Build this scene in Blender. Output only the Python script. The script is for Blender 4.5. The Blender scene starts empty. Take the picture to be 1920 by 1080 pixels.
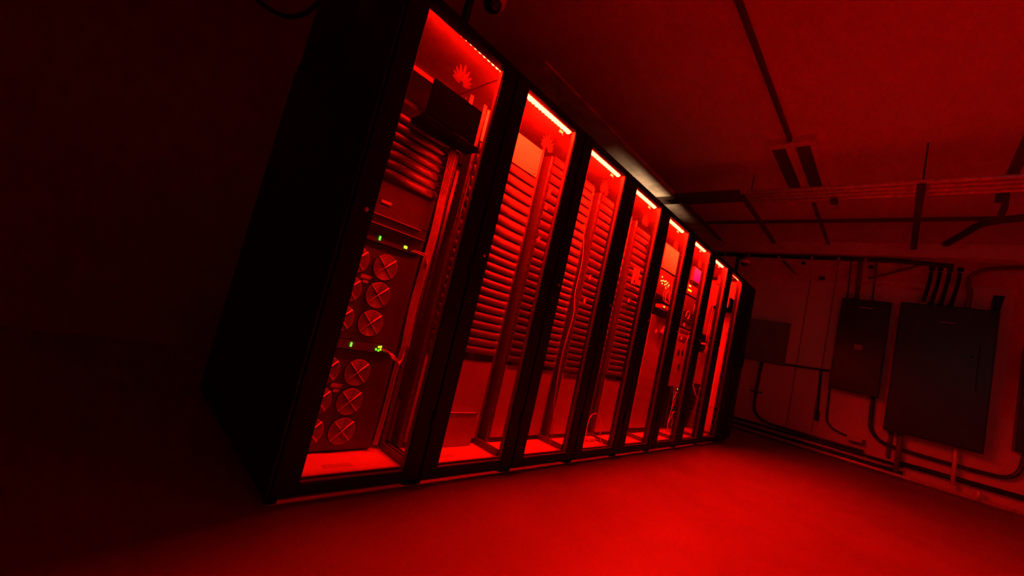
import bpy, math, random
from mathutils import Vector, Matrix
random.seed(7)
SC = bpy.context.scene
COL = SC.collection
PI = math.pi

# ------------------------------------------------------------ camera, exposure, world
cam_data = bpy.data.cameras.new('camera')
cam_data.sensor_fit = 'HORIZONTAL'; cam_data.sensor_width = 36.0
cam_data.lens = 750.705 / 1920 * 36.0
cam_data.clip_start = 0.02
cam = bpy.data.objects.new('camera', cam_data); COL.objects.link(cam)
cr = Vector((0.67170811, -0.70443641, 0.22929795))
cu = Vector((-0.22622429, 0.09968822, 0.9689607))
cf = Vector((0.7054295, 0.70273152, 0.09239924))
M = Matrix((cr, cu, -cf)).transposed().to_4x4()
M.translation = Vector((-0.64452763, -1.44007334, 0.78244126))
cam.matrix_world = M
SC.camera = cam
SC.view_settings.view_transform = 'Standard'; SC.view_settings.look = 'None'
SC.view_settings.exposure = 0.0; SC.view_settings.gamma = 1.0
SC.view_settings.use_curve_mapping = False
w = bpy.data.worlds.new('world'); SC.world = w; w.use_nodes = True
w.node_tree.nodes['Background'].inputs[0].default_value = (0.0, 0.0, 0.0, 1)
w.node_tree.nodes['Background'].inputs[1].default_value = 0.0

LED = 850.0                      # radiance of the red LED strips
LED_RGB = (1.0, 0.0042, 0.0009)

def area_light(name, loc, target, size, power, rgb, spread=180, size_y=None):
    d = bpy.data.lights.new(name, 'AREA'); d.energy = power; d.color = rgb
    d.shape = 'RECTANGLE'; d.size = size; d.size_y = size_y or size; d.spread = math.radians(spread)
    o = bpy.data.objects.new(name, d); COL.objects.link(o)
    o.location = loc
    o.rotation_euler = (Vector(target) - Vector(loc)).to_track_quat('-Z', 'Y').to_euler()
    return o
# unseen warm light added behind the racks to brighten the tan soffit
area_light('soffit_fill', (3.75, 1.48, 2.04), (3.75, 1.15, 2.8), 0.10, 6.0, (1.0, 0.62, 0.36), 104)

# unseen white light added behind the camera for highlights on the end wall
area_light('highlight_fill', (-3.33, -2.85, 2.45), (6.85, -1.9, 1.65), 0.34, 0.08, (1.0, 0.93, 0.92), 36, 0.12)

# ------------------------------------------------------------ materials
MATS = {}
def mat(name, rgb, rough=0.5, metal=0.0, var=0.0, scale=8.0, bump=0.0, bscale=60.0, emit=None, spec=0.5):
    if name in MATS: return MATS[name]
    m = bpy.data.materials.new(name); m.use_nodes = True
    nt = m.node_tree; b = nt.nodes['Principled BSDF']
    b.inputs['Base Color'].default_value = (*rgb, 1)
    b.inputs['Roughness'].default_value = rough
    b.inputs['Metallic'].default_value = metal
    b.inputs['Specular IOR Level'].default_value = spec
    tc = nt.nodes.new('ShaderNodeTexCoord')
    n = nt.nodes.new('ShaderNodeTexNoise'); n.inputs['Scale'].default_value = scale
    n.inputs['Detail'].default_value = 5
    nt.links.new(tc.outputs['Object'], n.inputs['Vector'])
    r = nt.nodes.new('ShaderNodeValToRGB')
    lo = tuple(c * (1 - var) for c in rgb); hi = tuple(min(1, c * (1 + var)) for c in rgb)
    r.color_ramp.elements[0].position = 0.3; r.color_ramp.elements[1].position = 0.7
    r.color_ramp.elements[0].color = (*lo, 1); r.color_ramp.elements[1].color = (*hi, 1)
    nt.links.new(n.outputs['Fac'], r.inputs['Fac'])
    nt.links.new(r.outputs['Color'], b.inputs['Base Color'])
    if bump:
        n2 = nt.nodes.new('ShaderNodeTexNoise'); n2.inputs['Scale'].default_value = bscale
        n2.inputs['Detail'].default_value = 4
        nt.links.new(tc.outputs['Object'], n2.inputs['Vector'])
        bp = nt.nodes.new('ShaderNodeBump'); bp.inputs['Strength'].default_value = bump
        bp.inputs['Distance'].default_value = 0.01
        nt.links.new(n2.outputs['Fac'], bp.inputs['Height'])
        nt.links.new(bp.outputs['Normal'], b.inputs['Normal'])
    if emit:
        b.inputs['Emission Color'].default_value = (*emit[0], 1)
        b.inputs['Emission Strength'].default_value = emit[1]
    MATS[name] = m
    return m

BLACK = mat('black_powder_coat', (0.008, 0.007, 0.007), 0.45, 0, 0.15, 30, 0.05, 200, spec=0.3)
DOORB = mat('door_black_paint', (0.0035, 0.003, 0.003), 0.45, 0, 0.15, 25, spec=0.25)
SEAL = mat('grey_door_seal', (0.15, 0.075, 0.08), 0.5, 0, 0.05)
ROOFM = mat('light_grey_roof_steel', (0.26, 0.14, 0.13), 0.6, 0, 0.12, 14, 0.1, 40)
TRAY = mat('light_grey_base_steel', (0.48, 0.23, 0.21), 0.45, 0, 0.04, 12)
TRAYL = mat('tray_label_paper', (0.32, 0.16, 0.15), 0.7, 0, 0.25, 60)
RAIL = mat('grey_rail_steel', (0.11, 0.06, 0.06), 0.38, 0.2, 0.1, 30)
POST = mat('dark_grey_post_steel', (0.07, 0.04, 0.04), 0.4, 0.1, 0.1, 20)
BLANK = mat('blanking_panel_plastic', (0.075, 0.036, 0.034), 0.5, 0, 0.05, 10)
CHASS = mat('dark_chassis_steel', (0.085, 0.046, 0.046), 0.45, 0, 0.12, 12)
CHASD = mat('darker_chassis_steel', (0.08, 0.05, 0.05), 0.5, 0, 0.12, 12)
WIREM = mat('bright_fan_wire', (0.85, 0.50, 0.50), 0.35, 0.2, 0.05)
HOLE = mat('deep_hole_black', (0.010, 0.008, 0.008), 0.8)
PLATE = mat('pale_label_plate', (0.70, 0.36, 0.34), 0.5, 0, 0.1, 50)
CREAM = mat('cream_panel_paint', (0.92, 0.86, 0.60), 0.45, 0, 0.05, 6)
SCREW = mat('zinc_screw', (0.70, 0.50, 0.48), 0.3, 0.7)
CABLE = mat('pale_cable_jacket', (0.50, 0.27, 0.26), 0.5, 0, 0.1, 40)
CABLED = mat('black_cable_jacket', (0.014, 0.012, 0.012), 0.5)
REAR = mat('rear_door_steel', (0.20, 0.12, 0.12), 0.6, 0, 0.2, 10)
MONI = mat('black_monitor_plastic', (0.0007, 0.0006, 0.0006), 0.9, spec=0.0)
GALV = mat('galvanised_conduit', (0.85, 0.5, 0.52), 0.30, 0.25, 0.2, 25)
GALVD = mat('dark_conduit', (0.07, 0.045, 0.05), 0.35, 0.4, 0.2, 25)
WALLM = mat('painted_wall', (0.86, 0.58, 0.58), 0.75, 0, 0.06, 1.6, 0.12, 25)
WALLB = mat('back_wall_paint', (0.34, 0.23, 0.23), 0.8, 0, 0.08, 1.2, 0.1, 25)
CEILM = mat('ceiling_paint', (0.88, 0.58, 0.58), 0.85, 0, 0.05, 0.9, 0.1, 30)
SOFF = mat('tan_soffit_board', (0.60, 0.50, 0.38), 0.8, 0, 0.30, 7, 0.3, 18)
PANEL = mat('grey_electrical_enclosure', (0.028, 0.02, 0.022), 0.33, 0.1, 0.1, 6)
BOXM = mat('junction_box_paint', (0.20, 0.11, 0.11), 0.5, 0, 0.1, 6)
SEAM = mat('wall_seam', (0.35, 0.22, 0.22), 0.8)
STRUT = mat('dark_strut_steel', (0.10, 0.06, 0.06), 0.5, 0.2, 0.1, 20)
LENS = mat('fixture_louvre', (0.13, 0.08, 0.085), 0.5, 0.2, 0.2, 20)
WHITEM = mat('off_white_plastic', (0.72, 0.52, 0.50), 0.45)
BRIGHTSIDE = mat('bright_inner_side_steel', (0.60, 0.3, 0.28), 0.5, 0, 0.04, 8)
GREEN = mat('green_led', (0.05, 0.3, 0.02), 0.4, emit=((0.12, 1.0, 0.02), 2.6))
YGREEN = mat('yellow_green_led', (0.2, 0.3, 0.02), 0.4, emit=((0.55, 1.0, 0.02), 2.4))
YELLOW = mat('amber_led', (0.3, 0.3, 0.05), 0.4, emit=((1.0, 0.75, 0.12), 2.2))
PURPLE = mat('violet_screen', (0.05, 0.02, 0.1), 0.3, emit=((0.45, 0.0, 0.42), 0.40))
LEDM = mat('red_led_diffuser', (0.5, 0.1, 0.1), 0.4, emit=(LED_RGB, LED))

def floor_material():
    m = bpy.data.materials.new('sealed_concrete_floor'); m.use_nodes = True
    nt = m.node_tree; b = nt.nodes['Principled BSDF']; L = nt.links.new
    tc = nt.nodes.new('ShaderNodeTexCoord')
    n = nt.nodes.new('ShaderNodeTexNoise'); n.inputs['Scale'].default_value = 1.7; n.inputs['Detail'].default_value = 8
    n.inputs['Roughness'].default_value = 0.62
    L(tc.outputs['Object'], n.inputs['Vector'])
    r = nt.nodes.new('ShaderNodeValToRGB')
    r.color_ramp.elements[0].position = 0.3; r.color_ramp.elements[1].position = 0.72
    r.color_ramp.elements[0].color = (0.25, 0.11, 0.105, 1); r.color_ramp.elements[1].color = (0.335, 0.145, 0.135, 1)
    L(n.outputs['Fac'], r.inputs['Fac']); L(r.outputs['Color'], b.inputs['Base Color'])
    n2 = nt.nodes.new('ShaderNodeTexNoise'); n2.inputs['Scale'].default_value = 5; n2.inputs['Detail'].default_value = 6
    L(tc.outputs['Object'], n2.inputs['Vector'])
    mr = nt.nodes.new('ShaderNodeMapRange'); mr.inputs[3].default_value = 0.30; mr.inputs[4].default_value = 0.52
    L(n2.outputs['Fac'], mr.inputs[0]); L(mr.outputs[0], b.inputs['Roughness'])
    n3 = nt.nodes.new('ShaderNodeTexNoise'); n3.inputs['Scale'].default_value = 55; n3.inputs['Detail'].default_value = 5
    L(tc.outputs['Object'], n3.inputs['Vector'])
    bp = nt.nodes.new('ShaderNodeBump'); bp.inputs['Strength'].default_value = 0.16; bp.inputs['Distance'].default_value = 0.006
    L(n3.outputs['Fac'], bp.inputs['Height']); L(bp.outputs['Normal'], b.inputs['Normal'])
    return m
FLOORM = floor_material()

def glass_material():
    m = bpy.data.materials.new('door_glass'); m.use_nodes = True
    nt = m.node_tree; nt.nodes.clear(); L = nt.links.new
    out = nt.nodes.new('ShaderNodeOutputMaterial')
    mix = nt.nodes.new('ShaderNodeMixShader')
    tr = nt.nodes.new('ShaderNodeBsdfTransparent'); tr.inputs[0].default_value = (0.95, 0.95, 0.95, 1)
    gl = nt.nodes.new('ShaderNodeBsdfGlossy'); gl.inputs['Roughness'].default_value = 0.04
    fr = nt.nodes.new('ShaderNodeFresnel'); fr.inputs[0].default_value = 1.45
    ge = nt.nodes.new('ShaderNodeNewGeometry'); sb = nt.nodes.new('ShaderNodeMath'); sb.operation = 'SUBTRACT'
    sb.inputs[0].default_value = 1.0; L(ge.outputs['Backfacing'], sb.inputs[1])
    mu = nt.nodes.new('ShaderNodeMath'); mu.operation = 'MULTIPLY'; L(fr.outputs[0], mu.inputs[0]); L(sb.outputs[0], mu.inputs[1])
    L(mu.outputs[0], mix.inputs[0]); L(tr.outputs[0], mix.inputs[1]); L(gl.outputs[0], mix.inputs[2])
    L(mix.outputs[0], out.inputs[0])
    return m
GLASS = glass_material()

def etched_material():
    m = bpy.data.materials.new('etched_emblem'); m.use_nodes = True
    nt = m.node_tree; nt.nodes.clear(); L = nt.links.new
    out = nt.nodes.new('ShaderNodeOutputMaterial')
    mix = nt.nodes.new('ShaderNodeMixShader'); mix.inputs[0].default_value = 0.16
    tr = nt.nodes.new('ShaderNodeBsdfTransparent')
    df = nt.nodes.new('ShaderNodeBsdfTranslucent'); df.inputs[0].default_value = (0.8, 0.4, 0.4, 1)
    L(tr.outputs[0], mix.inputs[1]); L(df.outputs[0], mix.inputs[2]); L(mix.outputs[0], out.inputs[0])
    return m
ETCH = etched_material()

# ------------------------------------------------------------ mesh helpers
class MB:
    def __init__(s): s.v = []; s.f = []; s.sm = []
    def face(s, idx, smooth=False): s.f.append(tuple(idx)); s.sm.append(smooth)
    def box(s, x0, x1, y0, y1, z0, z1):
        b = len(s.v)
        s.v += [(x0,y0,z0),(x1,y0,z0),(x1,y1,z0),(x0,y1,z0),(x0,y0,z1),(x1,y0,z1),(x1,y1,z1),(x0,y1,z1)]
        for q in ((0,3,2,1),(4,5,6,7),(0,1,5,4),(1,2,6,5),(2,3,7,6),(3,0,4,7)): s.face([b+i for i in q])
        return s
    def tube(s, pts, r, n=8, cap=True, closed=False):
        pts = [Vector(p) for p in pts]; b0 = len(s.v); N = len(pts); ref = None
        for i, p in enumerate(pts):
            if closed: t = pts[(i+1) % N] - pts[i-1]
            else: t = pts[min(i+1, N-1)] - pts[max(i-1, 0)]
            t.normalize()
            if ref is None:
                ref = Vector((0,0,1)) if abs(t.z) < 0.9 else Vector((1,0,0))
            a = (ref - t*ref.dot(t)).normalized(); ref = a; c = t.cross(a)
            rr = r[i] if isinstance(r, (list, tuple)) else r
            for k in range(n):
                an = 2*PI*k/n; q = p + (a*math.cos(an) + c*math.sin(an))*rr
                s.v.append(tuple(q))
        R = N if closed else N-1
        for i in range(R):
            for k in range(n):
                a0 = b0 + i*n; a1 = b0 + ((i+1) % N)*n
                s.face((a0+k, a0+(k+1)%n, a1+(k+1)%n, a1+k), True)
        if cap and not closed:
            s.face([b0+k for k in reversed(range(n))]); s.face([b0+(N-1)*n+k for k in range(n)])
        return s
    def cyl(s, p, q, r, n=16): return s.tube([p, q], r, n)
    def extrude_x(s, prof, x0, x1, smooth=False, closed=True):
        b = len(s.v); n = len(prof)
        for x in (x0, x1):
            for (y, z) in prof: s.v.append((x, y, z))
        for i in range(n if closed else n-1):
            j = (i+1) % n
            s.face((b+i, b+j, b+n+j, b+n+i), smooth)
        if closed:
            s.face([b+i for i in reversed(range(n))]); s.face([b+n+i for i in range(n)])
        return s
    def lathe(s, prof, c, axis='z', n=24):
        b = len(s.v); m = len(prof); c = Vector(c)
        for k in range(n):
            an = 2*PI*k/n
            for (r, h) in prof:
                if axis == 'z': q = (r*math.cos(an), r*math.sin(an), h)
                elif axis == 'y': q = (r*math.cos(an), h, r*math.sin(an))
                else: q = (h, r*math.cos(an), r*math.sin(an))
                s.v.append(tuple(c + Vector(q)))
        for k in range(n):
            for i in range(m-1):
                a = b+k*m+i; d = b+((k+1) % n)*m+i
                s.face((a, d, d+1, a+1), True)
        return s
    def plate(s, pts, y0, y1):
        """outline in x,z extruded along y"""
        b = len(s.v); n = len(pts)
        for y in (y0, y1):
            for (x, z) in pts: s.v.append((x, y, z))
        for i in range(n):
            j = (i+1) % n; s.face((b+i, b+j, b+n+j, b+n+i))
        s.face([b+i for i in reversed(range(n))]); s.face([b+n+i for i in range(n)])
        return s
    def build(s, name, m, parent=None, bevel=0.0, seg=2, loc=None, label=None):
        me = bpy.data.meshes.new(name); me.from_pydata(s.v, [], s.f); me.update()
        me.polygons.foreach_set('use_smooth', s.sm)
        me.materials.append(m)
        import bmesh
        bm = bmesh.new(); bm.from_mesh(me); bmesh.ops.recalc_face_normals(bm, faces=bm.faces); bm.to_mesh(me); bm.free()
        o = bpy.data.objects.new(name, me); COL.objects.link(o)
        if parent is not None: o.parent = parent
        if loc: o.location = loc
        if bevel:
            md = o.modifiers.new('bevel', 'BEVEL'); md.width = bevel; md.segments = seg
            md.limit_method = 'ANGLE'; md.angle_limit = math.radians(40)
        if label: o['label'] = label
        return o

def tag(o, label, cat, group=None):
    o['label'] = label; o['category'] = cat
    if group: o['group'] = group
    return o
def thing(name, label, cat, loc=(0,0,0), group=None):
    o = bpy.data.objects.new(name, None); o.empty_display_size = 0.1; COL.objects.link(o)
    o.location = loc
    return tag(o, label, cat, group)
def struct(o): o['kind'] = 'structure'; return o
def copy_tree(o, parent=None):
    c = o.copy(); COL.objects.link(c); c.parent = parent
    for ch in list(o.children): copy_tree(ch, c)
    return c
def smooth_path(pts, k=6):
    P = [Vector(p) for p in pts]; out = []
    Q = [2*P[0]-P[1]] + P + [2*P[-1]-P[-2]]
    for i in range(1, len(Q)-2):
        p0, p1, p2, p3 = Q[i-1], Q[i], Q[i+1], Q[i+2]
        for j in range(k):
            t = j/k
            out.append(0.5*((2*p1)+(-p0+p2)*t+(2*p0-5*p1+4*p2-p3)*t*t+(-p0+3*p1-3*p2+p3)*t**3))
    out.append(P[-1]); return out

# ------------------------------------------------------------ the room
XE, YB, YN, XL, ZC = 7.1, 2.8, -3.7, -3.4, 3.2
struct(MB().box(XL-.1, XE+.1, YN-.1, YB+.1, -.1, 0).build('floor', FLOORM))
struct(MB().box(XL-.1, XE+.1, YN-.1, YB+.1, ZC, ZC+.1).build('ceiling', CEILM))
struct(MB().box(XE, XE+.1, YN-.1, YB+.1, 0, ZC).build('wall_right', WALLM))
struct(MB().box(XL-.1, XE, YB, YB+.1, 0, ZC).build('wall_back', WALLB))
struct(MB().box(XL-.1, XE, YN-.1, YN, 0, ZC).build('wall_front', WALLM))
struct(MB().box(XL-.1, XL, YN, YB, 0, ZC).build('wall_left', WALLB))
struct(MB().box(1.3, 5.69, .715, YB, 2.80, 2.825).build('trim_1', SOFF))
for i, (y, z0, z1) in enumerate(((-.285, .26, 2.62), (-.60, .26, 2.95))):
    struct(MB().box(XE-.006, XE, y-.008, y+.008, z0, z1).build('trim_%d' % (i+2), SEAM))

# ------------------------------------------------------------ server rack
W0, W1, DEP, H = -.088, .509, 1.38, 1.995
GX, GZ0, GZ1 = .424, .074, 1.949

def make_rack(label, led=True):
    t = thing('server_rack', label, 'server rack', group='row of black server racks')
    # welded frame
    m = MB()
    for x0, x1 in ((W0, -.045), (.468, W1)):
        m.box(x0, x1, .034, .075, .03, H); m.box(x0, x1, DEP-.08, DEP-.04, .03, H)
        m.box(x0, x1, .075, DEP-.08, .03, .07)
    m.box(-.045, .468, .056, .066, .03, .068); m.box(-.045, .468, .034, .05, 1.962, H)
    m.box(-.045, .468, DEP-.08, DEP-.04, .03, .068); m.box(-.045, .468, DEP-.08, DEP-.04, H-.045, H)
    fr = m.build('frame', BLACK, t)
    # side inner posts
    for y in (.40, 1.10):
        MB().box(.505, .5115, y, y+.05, .07, H-.045).build('side_post', POST, fr)
    # roof
    rf = MB().box(W0+.002, W1-.002, .05, DEP-.04, H-.008, H+.002).build('roof_panel', ROOFM, t)
    for y in (.50, .86): MB().box(W0+.02, W1-.02, y, y+.035, H-.034, H-.008).build('roof_brace', ROOFM, rf, .003)
    # base
    tr = MB().box(-.040, .467, .0665, DEP-.08, .058, .070)
    tr = tr.build('base_tray', TRAY, t)
    m = MB(); m.box(.452, .457, .07, .262, .0705, .106); m.box(.488, .495, .07, .262, .0705, .096)
    for k in range(5): m.box(.4565, .4885, .085+k*.038, .099+k*.038, .076, .088)
    m.build('base_rail', RAIL, tr)
    # mounting rails
    for xs in (-.0535, .4495):
        m = MB(); m.box(xs, xs+.022, .268, .272, .075, 1.90)
        m.box(xs if xs < 0 else xs+.018, (xs if xs < 0 else xs+.018)+.004, .272, .34, .075, 1.90)
        rl = m.build('mounting_rail', RAIL, t)
        h = MB()
        for k in range(40):
            z = .10+k*.0445; h.box(xs+.007, xs+.013, .2672, .2682, z, z+.007)
        h.build('rail_hole', HOLE, rl)['kind'] = 'stuff'
    for x in (.480, .497, -.078): MB().box(x, x+.008, .345, .375, .07, 1.80).build('cable_manager', POST, t)
    # rear door
    m = MB(); m.box(W0, W1, DEP-.03, DEP, .04, H-.01)
    m.build('rear_door', REAR, t)
    # feet
    for x in (-.06, .48):
        for y in (.055, DEP-.06):
            m = MB(); m.cyl((x, y, 0), (x, y, .012), .022, 14); m.cyl((x, y, .012), (x, y, .031), .009, 10)
            m.build('foot', BLACK, t)
    # front door
    m = MB()
    D0, D1 = -.085, .506
    m.box(D0, 0, 0, .03, .036, H-.006); m.box(GX, D1, 0, .03, .036, H-.006)
    m.box(0, GX, 0, .03, .036, GZ0); m.box(0, GX, 0, .03, GZ1, H-.006)
    d = m.build('front_door', DOORB, t, .003)
    m = MB()                                            # bright seal round the opening
    m.box(GX-.0045, GX-.0005, .006, .028, GZ0, GZ1); m.box(.0005, .003, .010, .028, GZ0, GZ1)
    m.box(.003, GX-.0045, .008, .026, GZ0+.0005, GZ0+.004)
    m.build('door_seal', SEAL, d)
    MB().box(.002, GX-.003, .013, .017, GZ0+.002, GZ1-.001).build('glass_pane', GLASS, d)
    m = MB(); m.lathe([(.0, -.006), (.0075, -.006), (.0085, -.003), (.0085, .001)], (-.032, 0, 1.075), 'y', 16)
    m.build('door_lock', SCREW, d)
    for z in (.30, 1.02, 1.72): MB().cyl((.5025, -.004, z-.035), (.5025, -.004, z+.035), .0045, 10).build('hinge', BLACK, d)
    # etched fan-leaf emblem on the glass
    m = MB(); cx, cz = .226, 1.742
    for k in range(9):
        a = math.radians(90 + (k-4)*19); L_ = .088 - abs(k-4)*.009; wd = .0085
        pts = []
        for u in (0.18, .45, .75, .93, 1.0):
            pts.append((u*L_, wd*math.sin(PI*min(1, .12+u*.80))*1.0))
        out = [(p[0], p[1]) for p in pts] + [(p[0], -p[1]) for p in reversed(pts)]
        m.plate([(cx+u*math.cos(a)-v*math.sin(a), cz+u*math.sin(a)+v*math.cos(a)) for u, v in out], .0122, .0128)
    m.build('emblem', ETCH, d)
    return t

def add_led(t, kind=0):
    """LED batten under the front of the roof; kind 1 hangs behind the door header, tilted"""
    y, z0, z1 = (.072, 1.9700, 1.9700) if kind == 0 else (.0655, 1.9835, 1.9700)
    x0, x1 = (-.015, .446) if kind == 0 else (.02, .470)
    rad = .0170 if kind == 0 else .0095
    if kind: MB().box(-.045, .468, .0335, .050, 1.9545, 1.9618).build('header_lip', BLACK, t)
    ob = MB(); b = 0
    def zz(x): return z0 + (z1-z0)*(x-x0)/(x1-x0)
    a, c = zz(x0), zz(x1)
    v = []
    for (yy, dz) in ((y-.014, .014), (y+.014, .014), (y+.014, .000), (y-.014, .000)):
        v.append((x0-.012, yy, min(a+dz, 1.9868))); 
    for (yy, dz) in ((y-.014, .014), (y+.014, .014), (y+.014, .000), (y-.014, .000)):
        v.append((x1+.012, yy, min(c+dz, 1.9868)))
    ob.v = v
    for q in ((0,1,2,3),(4,7,6,5),(0,4,5,1),(1,5,6,2),(2,6,7,3),(3,7,4,0)): ob.face(q)
    hs = ob.build('led_batten', WHITEM, t)
    m = MB(); n = 16
    for k in range(n):
        xa = x0 + (x1-x0)*k/n; xb = x0 + (x1-x0)*(k+.86)/n; xm = (xa+xb)/2; z = zz(xm)+.0005
        pr = [(.0, -1.0), (.38, -.92), (.71, -.71), (.92, -.38), (1.0, 0.0), (.92, .38)]
        m.lathe([(rad*a_, rad*b_) for a_, b_ in pr], (xm, y, z-.0004), 'z', 12)
    m.build('led_strip', LEDM, hs)
    m = MB(); xb = .400
    m.plate([(xb-.020, z0-.012), (xb+.010, z0-.012), (xb+.016, z0-.034), (xb+.004, z0-.026), (xb-.024, z0-.030)], y+.022, y+.026)
    if kind == 0: m.build('batten_clip', WHITEM, hs)

ORD = ['first', 'second', 'third', 'fourth', 'fifth', 'sixth', 'seventh', 'eighth']
DESC = ['nearest and largest black glass-door rack with a black monitor and six-fan servers inside',
 'second black rack from the camera, cream plate above ribbed blanking panels',
 'third black rack from the camera, thin cable hanging down behind its glass door',
 'fourth black rack from the camera, loose cable loop lying on its base',
 'fifth black rack from the camera, bare and smooth below behind its glass door',
 'sixth black rack from the camera, switch with yellow lights seen through nearby glass',
 'seventh black rack from the camera, violet screen and tangled cables near it',
 'eighth and last lit black rack, tall bright inner side wall and dark monitor']
racks = []
proto = make_rack(DESC[0]); racks.append(proto)
for i in range(1, 8):
    r = copy_tree(proto); r.location = (.6*i, 0, 0); r['label'] = DESC[i]; racks.append(r)
for i, r in enumerate(racks): add_led(r, 1 if i in (0, 7) else 0)
# outer side panel of the first rack
m = MB(); m.box(-.100, -.0885, .004, DEP+.004, .032, H-.002)
sp = m.build('side_panel', BLACK, racks[0], .003)
MB().lathe([(0, -.003), (.012, -.003), (.012, .002)], (-.1005, .16, 1.86), 'x', 14).build('panel_latch', POST, sp)
# label on the first tray
MB().box(.13, .25, .115, .15, .070, .0708).build('tray_label', TRAYL, racks[0])
MB().box(.10, .20, .115, .15, .070, .0708).build('tray_label', TRAYL, racks[1])
# inner right side wall of the eighth rack
m = MB(); m.box(.5115, .516, .035, 1.3, .05, 1.95); m.box(.505, .5115, .142, .152, .07, 1.9)
m.build('inner_side_panel', BRIGHTSIDE, racks[7])

# ninth, unlit end cabinet
t = thing('end_cabinet', 'unlit black cabinet with a solid ribbed door closing the far end of the rack row', 'cabinet', (4.722, 0, 0))
m = MB(); m.box(0, .535, .036, DEP, .03, H); m.build('body', BLACK, t, .004)
m = MB(); m.box(.004, .531, .002, .033, .038, H-.01)
d = m.build('front_door', DOORB, t, .003)
m = MB()
for x in (.10, .18, .26, .34): m.box(x, x+.035, -.006, .003, .10, 1.90)
m.build('door_rib', DOORB, d, .003)
MB().box(.455, .475, -.020, .003, .95, 1.12).build('door_handle', BLACK, d, .004)
for x in (.04, .49):
    for y in (.06, DEP-.06):
        MB().cyl((x, y, 0), (x, y, .031), .02, 12).build('foot', BLACK, t)

# ------------------------------------------------------------ blanking panels
def blank_mesh(h, xr=.448):
    m = MB()
    prof = [(.268, 0.0008)]
    for j in range(9):
        a = j/8; prof.append((.264 - .011*math.sin(PI*(.10+.90*a))**.7 if a < 1 else .266, .002 + (h-.004)*a))
    prof.append((.268, h-.0008))
    m.extrude_x(prof, -.028, xr, True)
    return m
def fill(ri, zs, h, label, group, xr=.448):
    base = blank_mesh(h, xr).build('blanking_panel', BLANK)
    base.location = (.6*ri, 0, zs[0]); tag(base, label, 'blanking panel', group)
    for z in zs[1:]:
        c = base.copy(); COL.objects.link(c); c.location = (.6*ri, 0, z)
def seq(top, h, n): return [top - h*(k+1) for k in range(n)]
fill(0, seq(1.605, .0445, 7), .0445, 'ribbed blanking panel below the monitor in the nearest rack', 'blanking panels in the nearest rack', .397)
for ri, top in ((1, 1.70), (2, 1.915), (3, 1.90), (4, 1.86)):
    nm = ORD[ri]
    n1 = int((top-1.20)/.0615)
    fill(ri, seq(top, .0615, n1), .0615, 'taller ribbed blanking panel in the upper column of the %s rack' % nm, 'upper blanking panels, %s rack' % nm)
    z = top - n1*.0615
    n2 = int((z-.55)/.048)
    fill(ri, seq(z, .048, n2), .048, 'narrower ribbed blanking panel lower down in the %s rack' % nm, 'lower blanking panels, %s rack' % nm)
# large smooth filler plates under the ribbed ones
def filler(ri, z0, z1, label, y=.262):
    m = MB(); m.box(-.028, .448, y, y+.006, z0, z1)
    o = m.build('filler_plate', CHASM, None, .002, loc=(.6*ri, 0, 0)); tag(o, label, 'filler plate'); return o
CHASM = mat('smooth_filler_paint', (0.36, 0.18, 0.18), 0.42, 0, 0.1, 5)
for ri in (1, 2, 3, 4):
    filler(ri, .10, .545, 'smooth grey filler plate below the ribs of the %s rack' % ORD[ri])

# ------------------------------------------------------------ contents of the first rack
X = 0
t = thing('server', 'plain dark server with a pale label strip under the ribbed panels of the nearest rack', 'server')
m = MB(); m.box(-.03, .400, .262, .80, 1.135, 1.2930); m.build('chassis', CHASS, t, .002)
MB().box(.135, .185, .2595, .2625, 1.185, 1.198).build('label_plate', PLATE, t)
for k, (z0, z1) in enumerate(((1.092, 1.130), (1.048, 1.088))):
    t = thing('thin_server', ('upper' if k == 0 else 'lower') + ' slim server with a bright top edge, above the nearest rack fan grilles', 'server')
    MB().box(-.03, .398, .262, .80, z0, z1).build('chassis', CHASS, t, .001)
    MB().box(-.03, .398 if k else .36, .250, .2625, z1-.0025, z1).build('edge_trim', PLATE, t)

def make_fan_proto():
    t = thing('fan_server', 'upper dark server face with round wire fan grilles in the nearest rack', 'server', group=None)
    m = MB(); m.box(-.03, .400, .266, .80, 0, .44); m.build('chassis', CHASS, t, .002)
    for cx in (.095, .235):
        for cz in (.345, .215, .085):
            m = MB(); m.lathe([(0, 0), (.058, 0), (.058, -.003), (.061, -.003), (.061, .001)], (0, 0, 0), 'y', 32)
            f = m.build('fan', HOLE, t, loc=(cx, .2655, cz))
            g = MB()
            for rr in (.016, .022, .028, .034, .040, .046, .052, .057):
                g.tube([(rr*math.cos(2*PI*k/28), -.007, rr*math.sin(2*PI*k/28)) for k in range(28)], .0012, 5, closed=True)
            for a in (45, 135):
                c, s = math.cos(math.radians(a)), math.sin(math.radians(a))
                g.tube([(-.060*c, -.0085, -.060*s), (.060*c, -.0085, .060*s)], .0028 if a == 45 else .0018, 5)
            g.build('wire_grille', WIREM, f)
            h = MB(); h.lathe([(0, -.0055), (.014, -.0055), (.016, -.001)], (0, 0, 0), 'y', 18)
            for k in range(7):
                a = 2*PI*k/7; c, s = math.cos(a), math.sin(a)
                q = [(.015, -.004), (.054, -.014), (.054, .014), (.015, .004)]
                h.plate([(u*c-v*s, u*s+v*c) for u, v in q], -.0045, -.0035)
            h.build('rotor', CHASD, f)
    MB().box(.135, .185, .2615, .2665, .273, .289).build('label_plate', PLATE, t)
    MB().box(.150, .175, .2615, .2665, .254, .266).build('label_plate', PLATE, t)
    return t
fs = make_fan_proto(); fs.location = (0, 0, .565)
fs2 = copy_tree(fs); fs2.location = (0, 0, .080); fs2['label'] = 'lower dark server face with round wire fan grilles near the floor of the nearest rack'
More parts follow.
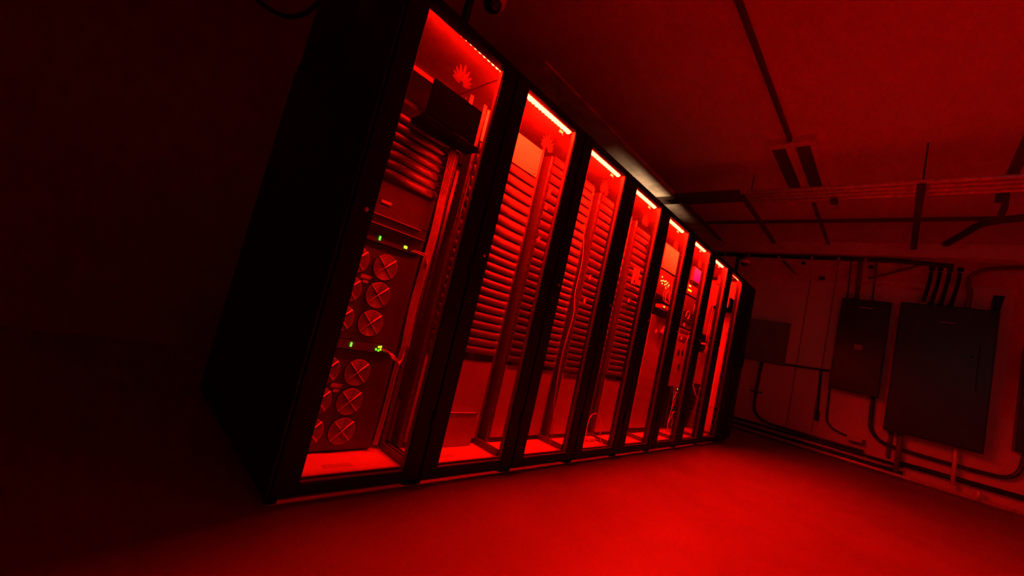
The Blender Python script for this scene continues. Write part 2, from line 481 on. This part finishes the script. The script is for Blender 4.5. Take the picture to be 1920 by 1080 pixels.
for k, z in enumerate((1.008, .523)):
    t = thing('network_switch', ('upper' if k == 0 else 'lower') + ' thin network switch with green lights above round fans in the nearest rack', 'network switch')
    MB().box(-.03, .398, .262, .60, z, z+.038).build('chassis', CHASD, t, .001)
    MB().box(.02, .36, .2595, .2625, z+.001, z+.003).build('edge_trim', RAIL, t)
    MB().box(.170, .177, .258, .2625, z+.012, z+.030).build('status_light', GREEN, t)
    if k == 0:
        MB().box(.300, .306, .258, .2625, z+.014, z+.026).build('status_light', YGREEN, t)
        MB().box(.309, .315, .258, .2625, z+.014, z+.026).build('status_light', YGREEN, t)
    else:
        for (a, b) in ((.292, .010), (.303, .022), (.313, .024), (.305, .006), (.315, .012)):
            MB().box(a, a+.006, .258, .2625, z+b, z+b+.008).build('status_light', YGREEN if b > .011 else GREEN, t)
    for q in range(5):
        MB().box(.33+q*.012, .338+q*.012, .2585, .2625, z+.010, z+.022).build('port', RAIL, t)
# bundle of cords running down beside the equipment, plug leads
for k in range(5):
    ox = k*.0086
    pts = [(.402+ox, .250, 1.57), (.404+ox, .246, 1.35), (.408+ox, .240, 1.15), (.402+ox, .238, .98), (.397+ox, .240, .80), (.400+ox, .236, .66), (.408+ox, .235, .56), (.400+ox, .24, .44), (.402+ox, .245, .26), (.400+ox, .25, .10)]
    if k >= 3: pts = pts[:7]
    o = MB().tube(smooth_path(pts), .0042, 7).build('power_cable', CABLE)
    tag(o, 'pale power cord in the bundle running down beside the nearest rack servers', 'cable', 'bundled cords in the nearest rack')
for k, (z, xx) in enumerate(((1.018, .34), (1.026, .352), (.535, .33), (.531, .345), (.541, .318))):
    pts = [(xx, .257, z), (xx+.02, .225, z-.004), (xx+.045, .215, z-.03 if z < .6 else z-.008), (.410, .226, z-.045 if z < .6 else z-.02), (.428, .236, z-.01 if z < .6 else z-.05), (.430, .240, z+.06 if z < .6 else z-.12)]
    o = MB().tube(smooth_path(pts), .0032, 7).build('patch_cable', CABLE)
    tag(o, 'short patch cable curving from the %s network switch of the nearest rack' % ('upper' if z > .6 else 'lower'), 'cable', 'patch leads, %s switch' % ('upper' if z > .6 else 'lower'))
# monitor on its shelf
t = thing('keyboard_monitor', 'black flat monitor standing on a pull-out shelf at the top of the nearest rack', 'monitor')
m = MB(); m.box(.205, .505, .205, .222, 1.640, 1.815); m.build('screen', MONI, t, .004)
MB().box(.225, .490, .222, .240, 1.66, 1.80).build('screen_back', MONI, t, .004)
MB().box(.330, .38, .222, .246, 1.598, 1.68).build('stand', MONI, t, .003)
m = MB(); m.box(.165, .448, .175, .62, 1.588, 1.602); m.box(.448, .505, .175, .262, 1.588, 1.602); m.box(.165, .51, .172, .178, 1.585, 1.615); m.build('keyboard_tray', MONI, t, .002)
for zz_ in (1.825,):
    pass
for k in range(4):
    zz0 = 1.60; x = .473+k*.009
    o = MB().tube(smooth_path([(x-.0, .39, 1.50), (x+.002, .392, 1.70), (x-.001, .39, 1.80), (x+.002, .395, 1.88)]), .0035, 7).build('video_cable', CABLE)
    tag(o, 'thin lead rising behind the black monitor of the nearest rack', 'cable', 'leads behind the monitor')
# monitor in the last rack
t = thing('keyboard_monitor', 'small black monitor seen edge-on near the top of the last lit rack', 'monitor', (4.2, 0, 0))
MB().box(.36, .500, .077, .095, 1.591, 1.72).build('screen', MONI, t, .004)
MB().box(.30, .500, .077, .255, 1.555, 1.590).build('tray', MONI, t, .004)

# ------------------------------------------------------------ second rack
def cream_plate(ri, z0, z1, label):
    t = thing('cream_plate', label, 'rack plate', (.6*ri, 0, 0))
    MB().box(-.028, .448, .262, .268, z0, z1).build('plate', CREAM, t, .002)
    for x in (-.005, .06, .20, .425):
        for z in (z0+.02, z1-.02):
            MB().lathe([(0, -.003), (.004, -.003), (.006, .0005)], (x, .2618, z), 'y', 12).build('screw', SCREW, t)
    return t
cream_plate(1, 1.705, 1.885, 'cream plate with screws above the ribs of the second rack')
cream_plate(5, 1.66, 1.90, 'cream plate with screws high up in the sixth rack')
t = thing('storage_box', 'low dark box with a bright edge standing at the bottom of the second rack', 'box', (.6, 0, .070))
MB().box(.00, .40, .235, .255, 0.001, .185).build('body', CHASM, t, .003)
MB().box(.00, .40, .233, .2365, .182, .186).build('edge_trim', RAIL, t)

# third rack: thin cable; fourth: loop and device
o = MB().tube(smooth_path([(1.60, .24, 1.60), (1.615, .20, 1.35), (1.575, .17, 1.10), (1.57, .14, .95), (1.53, .13, .72), (1.525, .12, .50), (1.545, .11, .30), (1.60, .12, .14), (1.62, .14, .082)]), .0028, 7).build('hanging_cable', CABLE)
tag(o, 'long thin cable hanging loosely down the third rack to its base', 'cable')
pts = [(2.02, .12, .085), (2.07, .16, .20), (2.13, .17, .275), (2.22, .16, .26), (2.235, .14, .17), (2.24, .12, .085), (2.22, .09, .08), (2.10, .10, .078), (2.03, .15, .08), (2.08, .22, .08), (2.2, .22, .08)]
o = MB().tube(smooth_path(pts), .0030, 7).build('loose_cable', CABLE)
tag(o, 'loose pale cable looped on the base of the fourth rack', 'cable')
t = thing("power_adapter", 'small bright adapter lying inside the cable loop of the fourth rack', 'adapter', (2.13, .15, .0725))
MB().box(0, .085, 0, .045, 0, .026).build('body', WHITEM, t, .004)
MB().tube(smooth_path([(.085, .02, .012), (.11, .02, .01), (.13, .0, .006)]), .003, 6).build('lead', CABLE, t)

# meter with green display + small boxes in the fifth rack (seen through window four)
t = thing('power_meter', 'small meter with a glowing green display hung on the ribs of the fifth rack', 'meter', (2.585, .225, 1.725))
MB().box(-.005, .085, 0, .022, 0, .055).build('body', CHASD, t, .003)
MB().box(.008, .062, -.0015, .001, .014, .040).build('display', YGREEN, t)
MB().box(-.002, .003, -.0015, .001, .018, .036).build('display', GREEN, t)
o = MB().tube(smooth_path([(2.66, .235, 1.775), (2.68, .22, 1.83), (2.66, .23, 1.88), (2.70, .235, 1.92)]), .0028, 6).build('meter_lead', CABLE)
tag(o, 'thin lead rising from the green meter in the fifth rack', 'cable')
t = thing('relay_box', 'small dark box with a red button just below the green meter', 'box', (2.605, .225, 1.60))
MB().box(0, .08, 0, .022, 0, .09).build('body', CHASD, t, .003)
MB().box(.01, .045, -.002, .001, .012, .030).build('button', WIREM, t)
t = thing('cable_bracket', 'bright open bracket with two bars in front of the lower ribs in the fifth rack', 'bracket', (2.40, .20, 1.36))
MB().box(0, .006, 0, .03, .0, .14).build('upright', PLATE, t)
MB().box(.05, .056, 0, .03, .0, .14).build('upright', PLATE, t)
MB().box(0, .32, 0, .01, .010, .034).build('cross_bar', PLATE, t)
MB().box(0, .30, 0, .01, .045, .052).build('cross_bar', PLATE, t)

# ------------------------------------------------------------ sixth rack: switch with yellow lights and patch leads
t = thing('network_switch', 'network switch dotted with yellow lights behind a tangle of leads in the sixth rack', 'network switch', (3.0, 0, 0))
MB().box(-.03, .448, .262, .60, 1.40, 1.64).build('chassis', CHASS, t, .002)
for (a, b) in ((.025, 1.575), (.055, 1.545), (.02, 1.535), (.09, 1.545), (.12, 1.555), (.14, 1.53), (.05, 1.515), (.165, 1.55), (.19, 1.515), (.15, 1.495), (.205, 1.535), (.11, 1.515)):
    MB().lathe([(0, -.004), (.006, -.004), (.008, 0)], (a, .2615, b), 'y', 10).build('status_light', YELLOW, t)
random.seed(11)
for k in range(12):
    x = .10+.022*k
    dx = random.uniform(-.03, .05)
    o = MB().tube(smooth_path([(3+x, .257-.008*k, 1.50+random.uniform(-.05, .06)), (3+x+.02, .253-.008*k, 1.47), (3+x+dx, .252-.008*k, 1.42), (3+x+dx+.04, .253-.008*k, 1.36), (3.36+.004*k, .254-.008*k, 1.33+random.uniform(-.03, .03)), (3.40, .255-.008*k, 1.25-.02*(k % 3))]), .0035, 6).build('patch_cable', CABLE)
    tag(o, 'patch lead in the tangle below the yellow lights of the sixth rack', 'cable', 'patch leads in the sixth rack')
t = thing('media_converter', 'small box with one pale light under the tangled leads of the sixth rack', 'network device', (3.02, .20, 1.275))
MB().box(0, .20, 0, .07, 0, .035).build('body', CHASM, t, .003)
MB().box(.02, .05, -.0015, .001, .012, .024).build('status_light', YELLOW, t)
o = MB().box(-.028, .448, .262, .60, .12, 1.20).build('equipment_cover', CHASM, None, .003, loc=(3.0, 0, 0))
tag(o, 'tall plain cover plate filling the lower half of the sixth rack', 'cover plate')
o = MB().plate([(3.20, 1.06), (3.25, 1.10), (3.26, 1.13), (3.275, 1.055), (3.24, 1.04)], .235, .258).build('tag_card', PLATE)
tag(o, 'pale torn tag stuck on the cover plate of the sixth rack', 'tag')

# ------------------------------------------------------------ seventh rack
Y7 = 3.6
t = thing('console_screen', 'violet glowing screen near the top of the seventh rack', 'screen', (Y7, 0, 0))
MB().box(.10, .40, .235, .262, 1.715, 1.865).build('bezel', CHASM, t, .003)
MB().box(.112, .300, .2335, .2355, 1.725, 1.855).build('display', PURPLE, t)
MB().box(.315, .385, .2325, .2355, 1.74, 1.775).build('label_plate', PLATE, t)
t = thing('network_switch', 'switch with a yellow-green display row below the violet screen of the seventh rack', 'network switch', (Y7, 0, 0))
MB().box(-.03, .448, .262, .60, 1.56, 1.69).build('chassis', CHASD, t, .002)
MB().box(.105, .155, .2595, .2625, 1.645, 1.660).build('display', MATS['amber_led'], t)
for k in range(5): MB().box(.100+k*.020, .114+k*.020, .2595, .2625, 1.597, 1.613).build('display', YGREEN, t)
t = thing('cabling_unit', 'grey patch unit with slanted bars behind a coiled cable in the seventh rack', 'patch unit', (Y7, 0, 0))
MB().box(-.03, .448, .270, .60, 1.20, 1.55).build('backplate', CHASS, t, .002)
for k in range(7): MB().box(.13+.035*k, .142+.035*k, .256, .270, 1.39, 1.54).build('bar', RAIL, t)
for k in range(4): MB().box(.11, .40, .258, .270, 1.372-.03*k, 1.380-.03*k).build('shelf_edge', RAIL, t)
pts = [(Y7+.17+.045*math.cos(a)+.004*math.sin(3*a), .245-.002*i/10, 1.335+.042*math.sin(a)) for i, a in enumerate([2*PI*j/16 for j in range(37)])]
o = MB().tube(pts, .004, 6).build('coiled_cable', CABLE)
tag(o, 'coil of pale cable hung in front of the seventh rack equipment', 'cable')
o = MB().tube(smooth_path([(Y7+.30, .24, 1.48), (Y7+.28, .22, 1.30), (Y7+.24, .21, 1.15), (Y7+.20, .22, 1.02)]), .0028, 6).build('hanging_cable', CABLE)
tag(o, 'thin straight lead falling past the coil in the seventh rack', 'cable')
t = thing('blade_server', 'dark server with four oval vents low in the seventh rack', 'server', (Y7, 0, 0))
MB().box(-.03, .448, .262, .60, .55, 1.18).build('chassis', CHASM, t, .002)
for (a, b) in ((.17, .92), (.28, .93), (.25, .77)):
    MB().lathe([(0, -.002), (.03, -.002), (.033, 0)], (a, .2615, b), 'y', 18).build('vent', HOLE, t)
for (z0, z1) in ((1.14, 1.17), (1.05, 1.10)): MB().box(.10, .40, .259, .2625, z0, z1).build('bay_slot', CHASD, t)
t = thing('power_strip', 'small power strip with yellow-green lights above the tangled leads of the seventh rack', 'power strip', (Y7, 0, 0))
MB().box(.20, .40, .225, .2575, .515, .555).build('body', CHASD, t, .002)
for (a, b) in ((.232, .53), (.350, .542), (.360, .530), (.348, .520)): MB().box(a, a+.010, .223, .2255, b, b+.010).build('status_light', YGREEN, t)
random.seed(5)
for k in range(10):
    x = Y7+.18+.018*k; s = random.uniform(-.05, .05)
    o = MB().tube(smooth_path([(x, .238-.009*k, .505), (x+s, .234-.009*k, .42+random.uniform(-.03, .03)), (x-s+.03, .232-.009*k, .33), (x+s*.5, .233-.009*k, .24+random.uniform(-.03, .03)), (x-s, .234-.009*k, .16), (x+.03, .235-.009*k, .085)]), .0038, 6).build('power_lead', CABLE)
    tag(o, 'pale lead in the tangle falling to the base of the seventh rack', 'cable', 'tangled leads in the seventh rack')

# ------------------------------------------------------------ eighth rack
Y8 = 4.2
for k, (z0, z1) in enumerate(((.62, 1.0), (1.22, 1.86))):
    o = MB().box(-.03, .448, .262, .60, z0, z1).build('storage_unit', CHASM, None, .003, loc=(Y8, 0, 0))
    tag(o, ('lower' if k == 0 else 'upper') + ' tall smooth storage unit in the last lit rack', 'storage unit')
t = thing('cable_tray', 'short bright shelf with plugged leads midway up the last lit rack', 'shelf', (Y8, 0, 0))
MB().box(.18, .40, .215, .262, 1.095, 1.112).build('shelf', PLATE, t, .002)
for k in range(5): MB().tube(smooth_path([(.22+.03*k, .22, 1.096), (.225+.03*k, .21, 1.05), (.24+.02*k, .225, 1.0)]), .0035, 6).build('lead', CABLE, t)
for k, x in enumerate((.27, .33)):
    o = MB().tube(smooth_path([(Y8+x, .24, 1.85), (Y8+x+.01, .235, 1.6), (Y8+x-.01, .235, 1.35), (Y8+x, .24, 1.13)]), .0045, 6).build('hanging_cable', CABLE)
    tag(o, ('left' if k == 0 else 'right') + ' of two pale leads dropping to the shelf in the last lit rack', 'cable')
o = MB().tube(smooth_path([(Y8+.10, .24, .62), (Y8+.14, .20, .50), (Y8+.24, .19, .46), (Y8+.34, .20, .50), (Y8+.36, .24, .58)]), .005, 6).build('looped_cable', CABLE)
tag(o, 'U-shaped cable loop hanging low in the last lit rack', 'cable')
# small clips on right edges of several racks
for ri, zs in ((2, (1.22, 1.05)), (3, (1.34, 1.18)), (4, (1.02,)), (5, (1.18, 1.04)), (1, (1.60, 1.50, 1.30))):
    for z in zs:
        o = MB().box(0, .008, 0, .012, 0, .035).build('cable_clip', PLATE, None, .002, loc=(.6*ri+.470, .140, z))
        tag(o, 'tiny pale clip on the right rail of the %s rack' % ORD[ri], 'clip', 'rail clips, %s rack' % ORD[ri])
        s = MB().box(-.006, .0, .010, .012, .01, .025)
        s.build('tab', PLATE, o)

# ------------------------------------------------------------ things on top of the racks
def dome(loc, label):
    t = thing('dome_camera', label, 'security camera', loc)
    MB().box(-.050, -.025, .02, .055, 0, .22).build('bracket', BLACK, t, .003)
    MB().box(-.05, .04, -.03, .055, .215, .23).build('arm', BLACK, t, .003)
    m = MB(); m.lathe([(0, .215), (.050, .215), (.056, .205), (.056, .182), (.050, .175), (0, .175)], (.045, -.02, 0), 'z', 28)
    m.build('housing', WHITEM, t)
    m = MB(); m.lathe([(.042, .175)]+[(.042*math.cos(a), .175-.040*math.sin(a)) for a in [PI/2*j/7 for j in range(1, 8)]], (.045, -.02, 0), 'z', 24)
    m.build('dome', mat('dome_plastic', (.01, .01, .01), .08), t)
dome((.235, .035, H), 'white dome camera on a black bracket above the nearest rack')
dome((4.56, .035, H), 'white dome camera on a black bracket above the last lit rack')
t = thing('cable_duct', 'tall black duct rising from the roof of the nearest rack', 'duct', (0, 0, H))
MB().box(-.098, .20, .55, 1.33, .003, .70).build('body', BLACK, t, .006)
MB().box(-.104, .206, .54, 1.34, .003, .03).build('flange', BLACK, t, .003)
o = MB().tube(smooth_path([(-1.3, 2.3, 3.1), (-.75, 2.1, 2.75), (-.42, 2.0, 2.61), (-.2, 1.9, 2.54), (-.10, 1.72, 2.53), (-.05, 1.55, 2.6), (-.03, 1.34, 2.66)]), .016, 8).build('drooping_cable', CABLED)
tag(o, 'black cable drooping across the dark wall into the duct above the nearest rack', 'cable')

# ------------------------------------------------------------ hung grid, conduits and fixture
t = thing('light_baffle', 'black raceway board added out of view on the rack roofs to shade the ceiling', 'baffle', (0, 0, H))  # hidden board added to keep the soffit light off the ceiling
MB().box(2.0, 5.2, 1.09, 1.12, .0035, .455).build('board', BLACK, t)
for x in (2.3, 3.5, 4.7): MB().box(x, x+.04, 1.04, 1.16, .0025, .0034).build('bracket', BLACK, t)
def strut(x0, x1, y0, y1, z0, z1, label, name='ceiling_strut', m=None, group=None):
    o = MB().box(x0, x1, y0, y1, z0, z1).build(name, m or STRUT, None, .002)
    return tag(o, label, 'strut', group)
strut(3.88, 5.69, .68, .712, 2.78, 2.82, 'dark strut running beside the tan soffit edge')
strut(4.00, 5.69, -.030, .010, 2.76, 2.80, 'dark hung strut on the left of the grid, starting where the four conduits end')
strut(4.30, 5.69, -.635, -.605, 2.76, 2.79, 'short thin hung strut behind the four conduits, in line with the ceiling light')
strut(3.94, 5.69, -1.44, -1.385, 2.72, 2.775, 'thick black strut hung under the threaded rod')
strut(3.2, 4.66, -1.95, -1.89, 2.86, 2.92, 'dark diagonal-looking strut at the right edge of the ceiling')
strut(4.92, 4.97, -3.69, .675, 2.80, 2.83, 'thin cross strut spanning the grid midway to the wall')
strut(5.70, 5.85, -3.69, 1.0, 2.64, 2.80, 'wide flat beam crossing under the ceiling near the end wall', 'cross_beam', mat('beam_paint', (.62, .4, .4), .6))
o = MB().box(3.93, 4.20, .015, .675, 2.79, 2.83).build('cable_tray', STRUT, None, .002); tag(o, 'wide black cable tray between the two left struts', 'cable tray')
o = MB().box(3.93, 4.08, .72, 1.6, 2.755, 2.799).build('cable_tray', STRUT, None, .002); tag(o, 'black cable tray continuing under the tan soffit', 'cable tray')
for k, x in enumerate((3.965, 4.055, 4.145, 4.235)):
    o = MB().tube([(x, .006, 2.798+.0), (x, -3.69, 2.798)], .019, 10).build('conduit', GALV)
    o.location.z = .002
    tag(o, 'one of four parallel steel conduits crossing under the ceiling', 'conduit', 'four parallel ceiling conduits')
t = thing('conduit_clamp', 'small dark clamp under the four conduits near the ceiling light', 'clamp', (4.17, -.80, 2.74))
MB().box(0, .10, -.03, .03, 0, .035).build('body', STRUT, t, .004); MB().cyl((.05, 0, .03), (.05, 0, .05), .012, 8).build('bolt', STRUT, t)
o = MB().cyl((4.04, -1.418, 2.775), (4.04, -1.418, ZC), .006, 8).build('threaded_rod', GALVD); tag(o, 'thin threaded rod from the ceiling to the thick black strut', 'rod')
o = MB().cyl((4.35, .01, 2.80), (4.35, .01, ZC), .005, 8).build('threaded_rod', GALVD); tag(o, 'thin threaded rod from the ceiling to the left hung strut', 'rod')
o = MB().box(4.40, 4.60, -1.95, -1.91, 2.70, 2.74).box(4.40, 4.44, -1.95, -1.91, 2.74, 2.861).build('angle_bracket', STRUT); tag(o, 'dark L-shaped bracket below the four conduits at the right', 'bracket')
o = MB().box(1.0, 3.70, -.475, -.445, 3.15, ZC).build('ceiling_rail', STRUT, None, .003); tag(o, 'long dark rail along the ceiling leading to the twin light', 'rail')
t = thing('ceiling_light', 'unlit ceiling light with two long dark louvres at the end of the rail', 'ceiling light', (0, 0, 0))
MB().box(3.62, 4.85, -.665, -.275, 3.13, ZC).build('housing', CEILM, t, .006)
for y in (-.615, -.415):
    MB().box(3.70, 4.80, y, y+.115, 3.118, 3.131).build('louvre', LENS, t, .002)
# black banded pipe under the beam
t = thing('black_pipe', 'black pipe with pale hanger bands just under the wide beam', 'pipe')
MB().tube([(5.77, .95, 2.600), (5.77, -1.25, 2.600), (5.77, -1.52, 2.582), (5.77, -1.75, 2.56)], .027, 12).build('pipe', CABLED, t)
for y in (.62, .30, -.08, -.46, -.74, -1.0):
    m = MB(); m.tube([(5.77, y-.018, 2.60), (5.77, y+.018, 2.60)], .030, 12); m.box(5.765, 5.775, y-.006, y+.006, 2.62, 2.642)
    m.build('hanger_band', mat('band_steel', (.28, .18, .18), .5, .3), t)
# big pipe and curved conduit at right
o = MB().tube(smooth_path([(5.72, -1.66, 2.80), (5.50, -1.76, 2.83), (5.25, -1.90, 2.88), (5.15, -2.2, 2.90), (5.12, -2.7, 2.90), (5.12, -3.6, 2.90)]), .035, 12).build('curved_conduit', GALVD)
tag(o, 'dark conduit bending away above the wide beam at the right', 'conduit')
t = thing('large_pipe', 'large shiny pipe elbow at the right edge under the ceiling', 'pipe')
MB().tube(smooth_path([(6.25, -2.48, 1.2), (6.25, -2.48, 2.2), (6.25, -2.48, 2.62), (6.20, -2.56, 2.80), (6.12, -2.75, 2.86), (6.1, -3.2, 2.87), (6.1, -3.65, 2.87)]), .085, 20).build('pipe', mat('pipe_paint', (.42, .28, .28), .30, .2), t)
MB().tube([(6.25, -2.48, 2.30), (6.25, -2.48, 2.34)], .098, 20).build('collar', GALVD, t)
t.location = (0, 0, 0)

# ------------------------------------------------------------ end wall equipment
def enclosure(y0, y1, z0, z1, xf, label, seam=None):
    t = thing('electrical_panel', label, 'electrical panel')
    MB().box(xf+.02, XE-.001, y0, y1, z0, z1).build('body', PANEL, t, .004)
    d = MB().box(xf, xf+.0195, y0+.012, y1-.012, z0+.02, z1-.02).build('cover', PANEL, t, .004)
    return t, d
t, d = enclosure(-1.270, -.728, .978, 2.320, 6.88, 'narrow dark electrical panel, left of the two tall ones on the end wall')
MB().box(6.874, 6.881, -1.085, -.930, 2.195, 2.203).build('label_strip', PLATE, d)
MB().lathe([(0, -.008), (.008, -.008), (.010, 0)], (6.88, -.87, 1.648), 'x', 12).build('lock', SCREW, d)
MB().box(6.872, 6.881, -1.035, -.945, 1.585, 1.66).build('latch', mat('latch_metal', (.3, .2, .2), .4, .3), d, .004)
t, d = enclosure(-2.235, -1.358, .588, 2.331, 6.85, 'widest and largest dark electrical panel on the end wall')
MB().box(6.844, 6.851, -1.878, -1.743, 2.108, 2.114).build('label_strip', PLATE, d)
MB().box(6.846, 6.851, -2.113, -2.105, 1.30, 1.86).build('door_seam', HOLE, d)
MB().lathe([(0, -.01), (.012, -.01), (.015, 0)], (6.85, -2.05, 1.72), 'x', 12).build('lock', PANEL, d)
t, d = enclosure(-3.3, -2.462, .715, 1.95, 6.90, 'dark electrical panel cut off by the right edge')
t = thing('junction_box', 'square dim junction box beside the far end of the rack row', 'junction box')
MB().box(6.99, XE-.001, -.13, .52, 1.16, 1.845).build('body', BOXM, t, .004)
d = MB().box(6.975, 6.99, -.115, .505, 1.175, 1.83).build('cover', BOXM, t, .004)
MB().lathe([(0, -.006), (.012, -.006), (.014, 0)], (6.975, -.02, 1.62), 'x', 12).build('lock', SCREW, d)

def conduit(pts, r, label, m=None, cat='conduit', group=None, name='conduit', straight=False):
    o = MB().tube(pts if straight else smooth_path(pts), r, 10).build(name, m or GALVD)
    return tag(o, label, cat, group)
conduit([(7.06, .17, 1.158), (7.06, .18, .70), (7.06, .17, .42), (7.06, .10, .29), (7.06, -.05, .225), (7.06, -.35, .215), (7.06, -1.2, .215)], .020, 'conduit dropping from the junction box and bending right along the wall base')
t = thing('conduit_strap', 'dark strap across the conduit below the junction box', 'strap'); 
MB().box(7.03, 7.038, .10, .27, .648, .675).build('strap', STRUT, t, .002)
MB().box(7.038, XE-.001, .10, .115, .655, .668).build('standoff', STRUT, t); 
conduit([(7.07, -.131, 1.19), (7.07, -.70, 1.225)], .014, 'short conduit joining the junction box to the narrow panel', straight=True)
conduit([(7.075, -.60, 1.20), (7.075, -.635, .60)], .016, 'straight conduit stub hanging left of the narrow panel', straight=True)
o = MB().tube([(7.065, -.636, .60), (7.065, -.642, .46)], .026, 12).build('conduit_end', GALVD); tag(o, 'thick fitting at the bottom of the conduit stub left of the narrow panel', 'fitting')
conduit([(7.07, -.735, .978), (7.07, -.745, .70), (7.07, -.755, .52), (7.07, -.82, .42), (7.07, -.92, .38), (7.07, -1.0, .365)], .013, 'thin conduit bending right below the narrow panel')
o = MB().box(7.05, XE-.001, -1.20, -1.03, .29, .315).box(7.05, XE-.001, -1.20, -1.17, .315, .37).build('angle_bracket', STRUT); tag(o, 'small L-shaped bracket low on the wall under the narrow panel', 'bracket')
conduit([(7.04, -1.215, .978), (7.04, -1.222, .70), (7.04, -1.24, .55), (7.04, -1.33, .43), (7.04, -1.50, .385), (7.04, -1.9, .37), (7.04, -2.30, .375), (7.04, -2.45, .40), (7.04, -2.53, .50), (7.04, -2.56, .712)], .024, 'thick conduit sweeping from the narrow panel under the largest panel and up right')
for k, (z, xx, r, mm) in enumerate(((.170, 7.065, .018, GALVD), (.125, 7.05, .018, GALV), (.085, 7.03, .018, GALVD))):
    conduit([(xx, .9, z-.02), (xx, -.8, z), (xx, -1.6, z)], r, ('upper', 'middle', 'lower')[k] + ' of three parallel conduits running along the base of the end wall', mm, straight=True)
conduit([(7.03, -1.56, .205), (7.03, -2.2, .215), (7.03, -3.6, .235)], .030, 'thick black conduit low on the wall under the largest panel', CABLED, straight=True)
conduit([(7.0, .9, .040), (7.0, -1.4, .045), (7.0, -3.6, .060)], .022, 'lowest steel conduit lying along the wall and floor corner', GALV, straight=True)
for k, (y, z0) in enumerate(((-1.44, .43), (-1.535, .08))):
    conduit([(7.0 if k else 7.075, y, .588), (7.0 if k else 7.075, y, z0 if k else .23)], .030 if k else .022, ('thin vertical pipe behind the sweeping conduit below the largest panel', 'thick vertical pipe under the left corner of the largest panel')[k], BOXM, straight=True)
BRT = mat('bright_zinc_pipe', (.92, .90, .88), .3, .15)
conduit([(6.99, -2.02, .588), (6.99, -2.03, .45), (6.99, -2.035, .13)], .022, 'bright zinc pipe stub crossing conduits under the largest panel', BRT, straight=True, name='pipe_stub')
conduit([(6.97, -2.24, .165), (6.97, -2.243, .06)], .024, 'short bright zinc pipe end standing right of the longer zinc stub', BRT, straight=True, name='pipe_stub')
for k, (y, r) in enumerate(((-.775, .012), (-.885, .028), (-1.06, .012))):
    conduit([(7.05, y, 2.322), (7.05, y+.02, 2.93), (7.05, y+.02, 3.19)], r, ('left thin', 'middle thick', 'right thin')[k] + ' conduit rising from the top of the narrow panel', BOXM, straight=True)
o = conduit([(6.95, .10, 2.86), (6.97, -.09, 2.66)], .018, 'short slanted brace high on the end wall left', BOXM, 'brace', name='wall_brace', straight=True)
o = conduit([(6.98, -1.50, 2.90), (6.98, -1.30, 2.80), (6.98, -.98, 2.66)], .018, 'longer slanted brace high on the end wall above the narrow panel', BOXM, 'brace', name='wall_brace')
for y, z, s, nm in ((-.43, 2.640, .035, 'small black sensor on the wall left of the narrow panel'), (-.985, 2.86, .03, 'small black sensor right above the narrow panel'), (-.16, 2.87, .028, 'small black knob under the ceiling left on the end wall')):
    t = thing('wall_sensor', nm, 'sensor', (XE, y, z))
    MB().box(-.05, -.001, -s, s, -s*.6, s*.6).build('body', CABLED, t, .006); MB().lathe([(0, -.012), (.01, -.012), (.014, 0)], (-.05, 0, 0), 'x', 10).build('lens', HOLE, t)
for k, y in enumerate((-1.60, -1.68, -1.765, -2.0)):
    yy = y if k < 3 else -1.86
    t = thing('feeder_cable', ('first', 'second', 'third', 'separate fourth')[k] + ' black feeder cable entering the top of the largest panel, counted from left', 'cable')
    MB().tube(smooth_path([(6.95, yy+.035, 2.332), (6.95, yy+.02, 2.45), (6.95, yy, 2.62), (6.95, yy-.01, 2.80)]), .021, 10).build('jacket', CABLED, t)
    MB().lathe([(0, .03), (.032, .03), (.032, 0), (0, 0)], (6.95, yy+.035, 2.332), 'z', 14).build('gland', BRT if k == 0 else CABLED, t)
    MB().lathe([(0, .05), (.03, .05), (.03, 0), (0, 0)], (6.95, yy-.01, 2.82), 'z', 14).build('clamp', CABLED, t)
t = thing('conduit_fittings', 'cluster of bright fittings and black plugs on the right top of the largest panel', 'fitting', (6.95, -2.05, 2.332))
for k in range(5): MB().lathe([(0, .022), (.016, .022), (.019, .016), (.019, 0), (0, 0)], (0, .03-.035*k+.0, 0), 'z', 8).build('locknut', BRT, t)
for k in range(3): MB().tube([(0, -.13-.035*k*.6, 0), (0, -.13-.03*k, .10+.03*k), (0, -.14-.03*k, .20)], .018, 8).build('plug', CABLED, t)
conduit([(6.97, -1.97, 2.332), (6.97, -1.98, 2.55), (6.97, -1.95, 2.72), (6.97, -2.05, 2.85), (6.97, -2.25, 2.90), (6.97, -2.6, 2.93)], .028, 'thick dim conduit curving right from the top of the largest panel', BOXM)
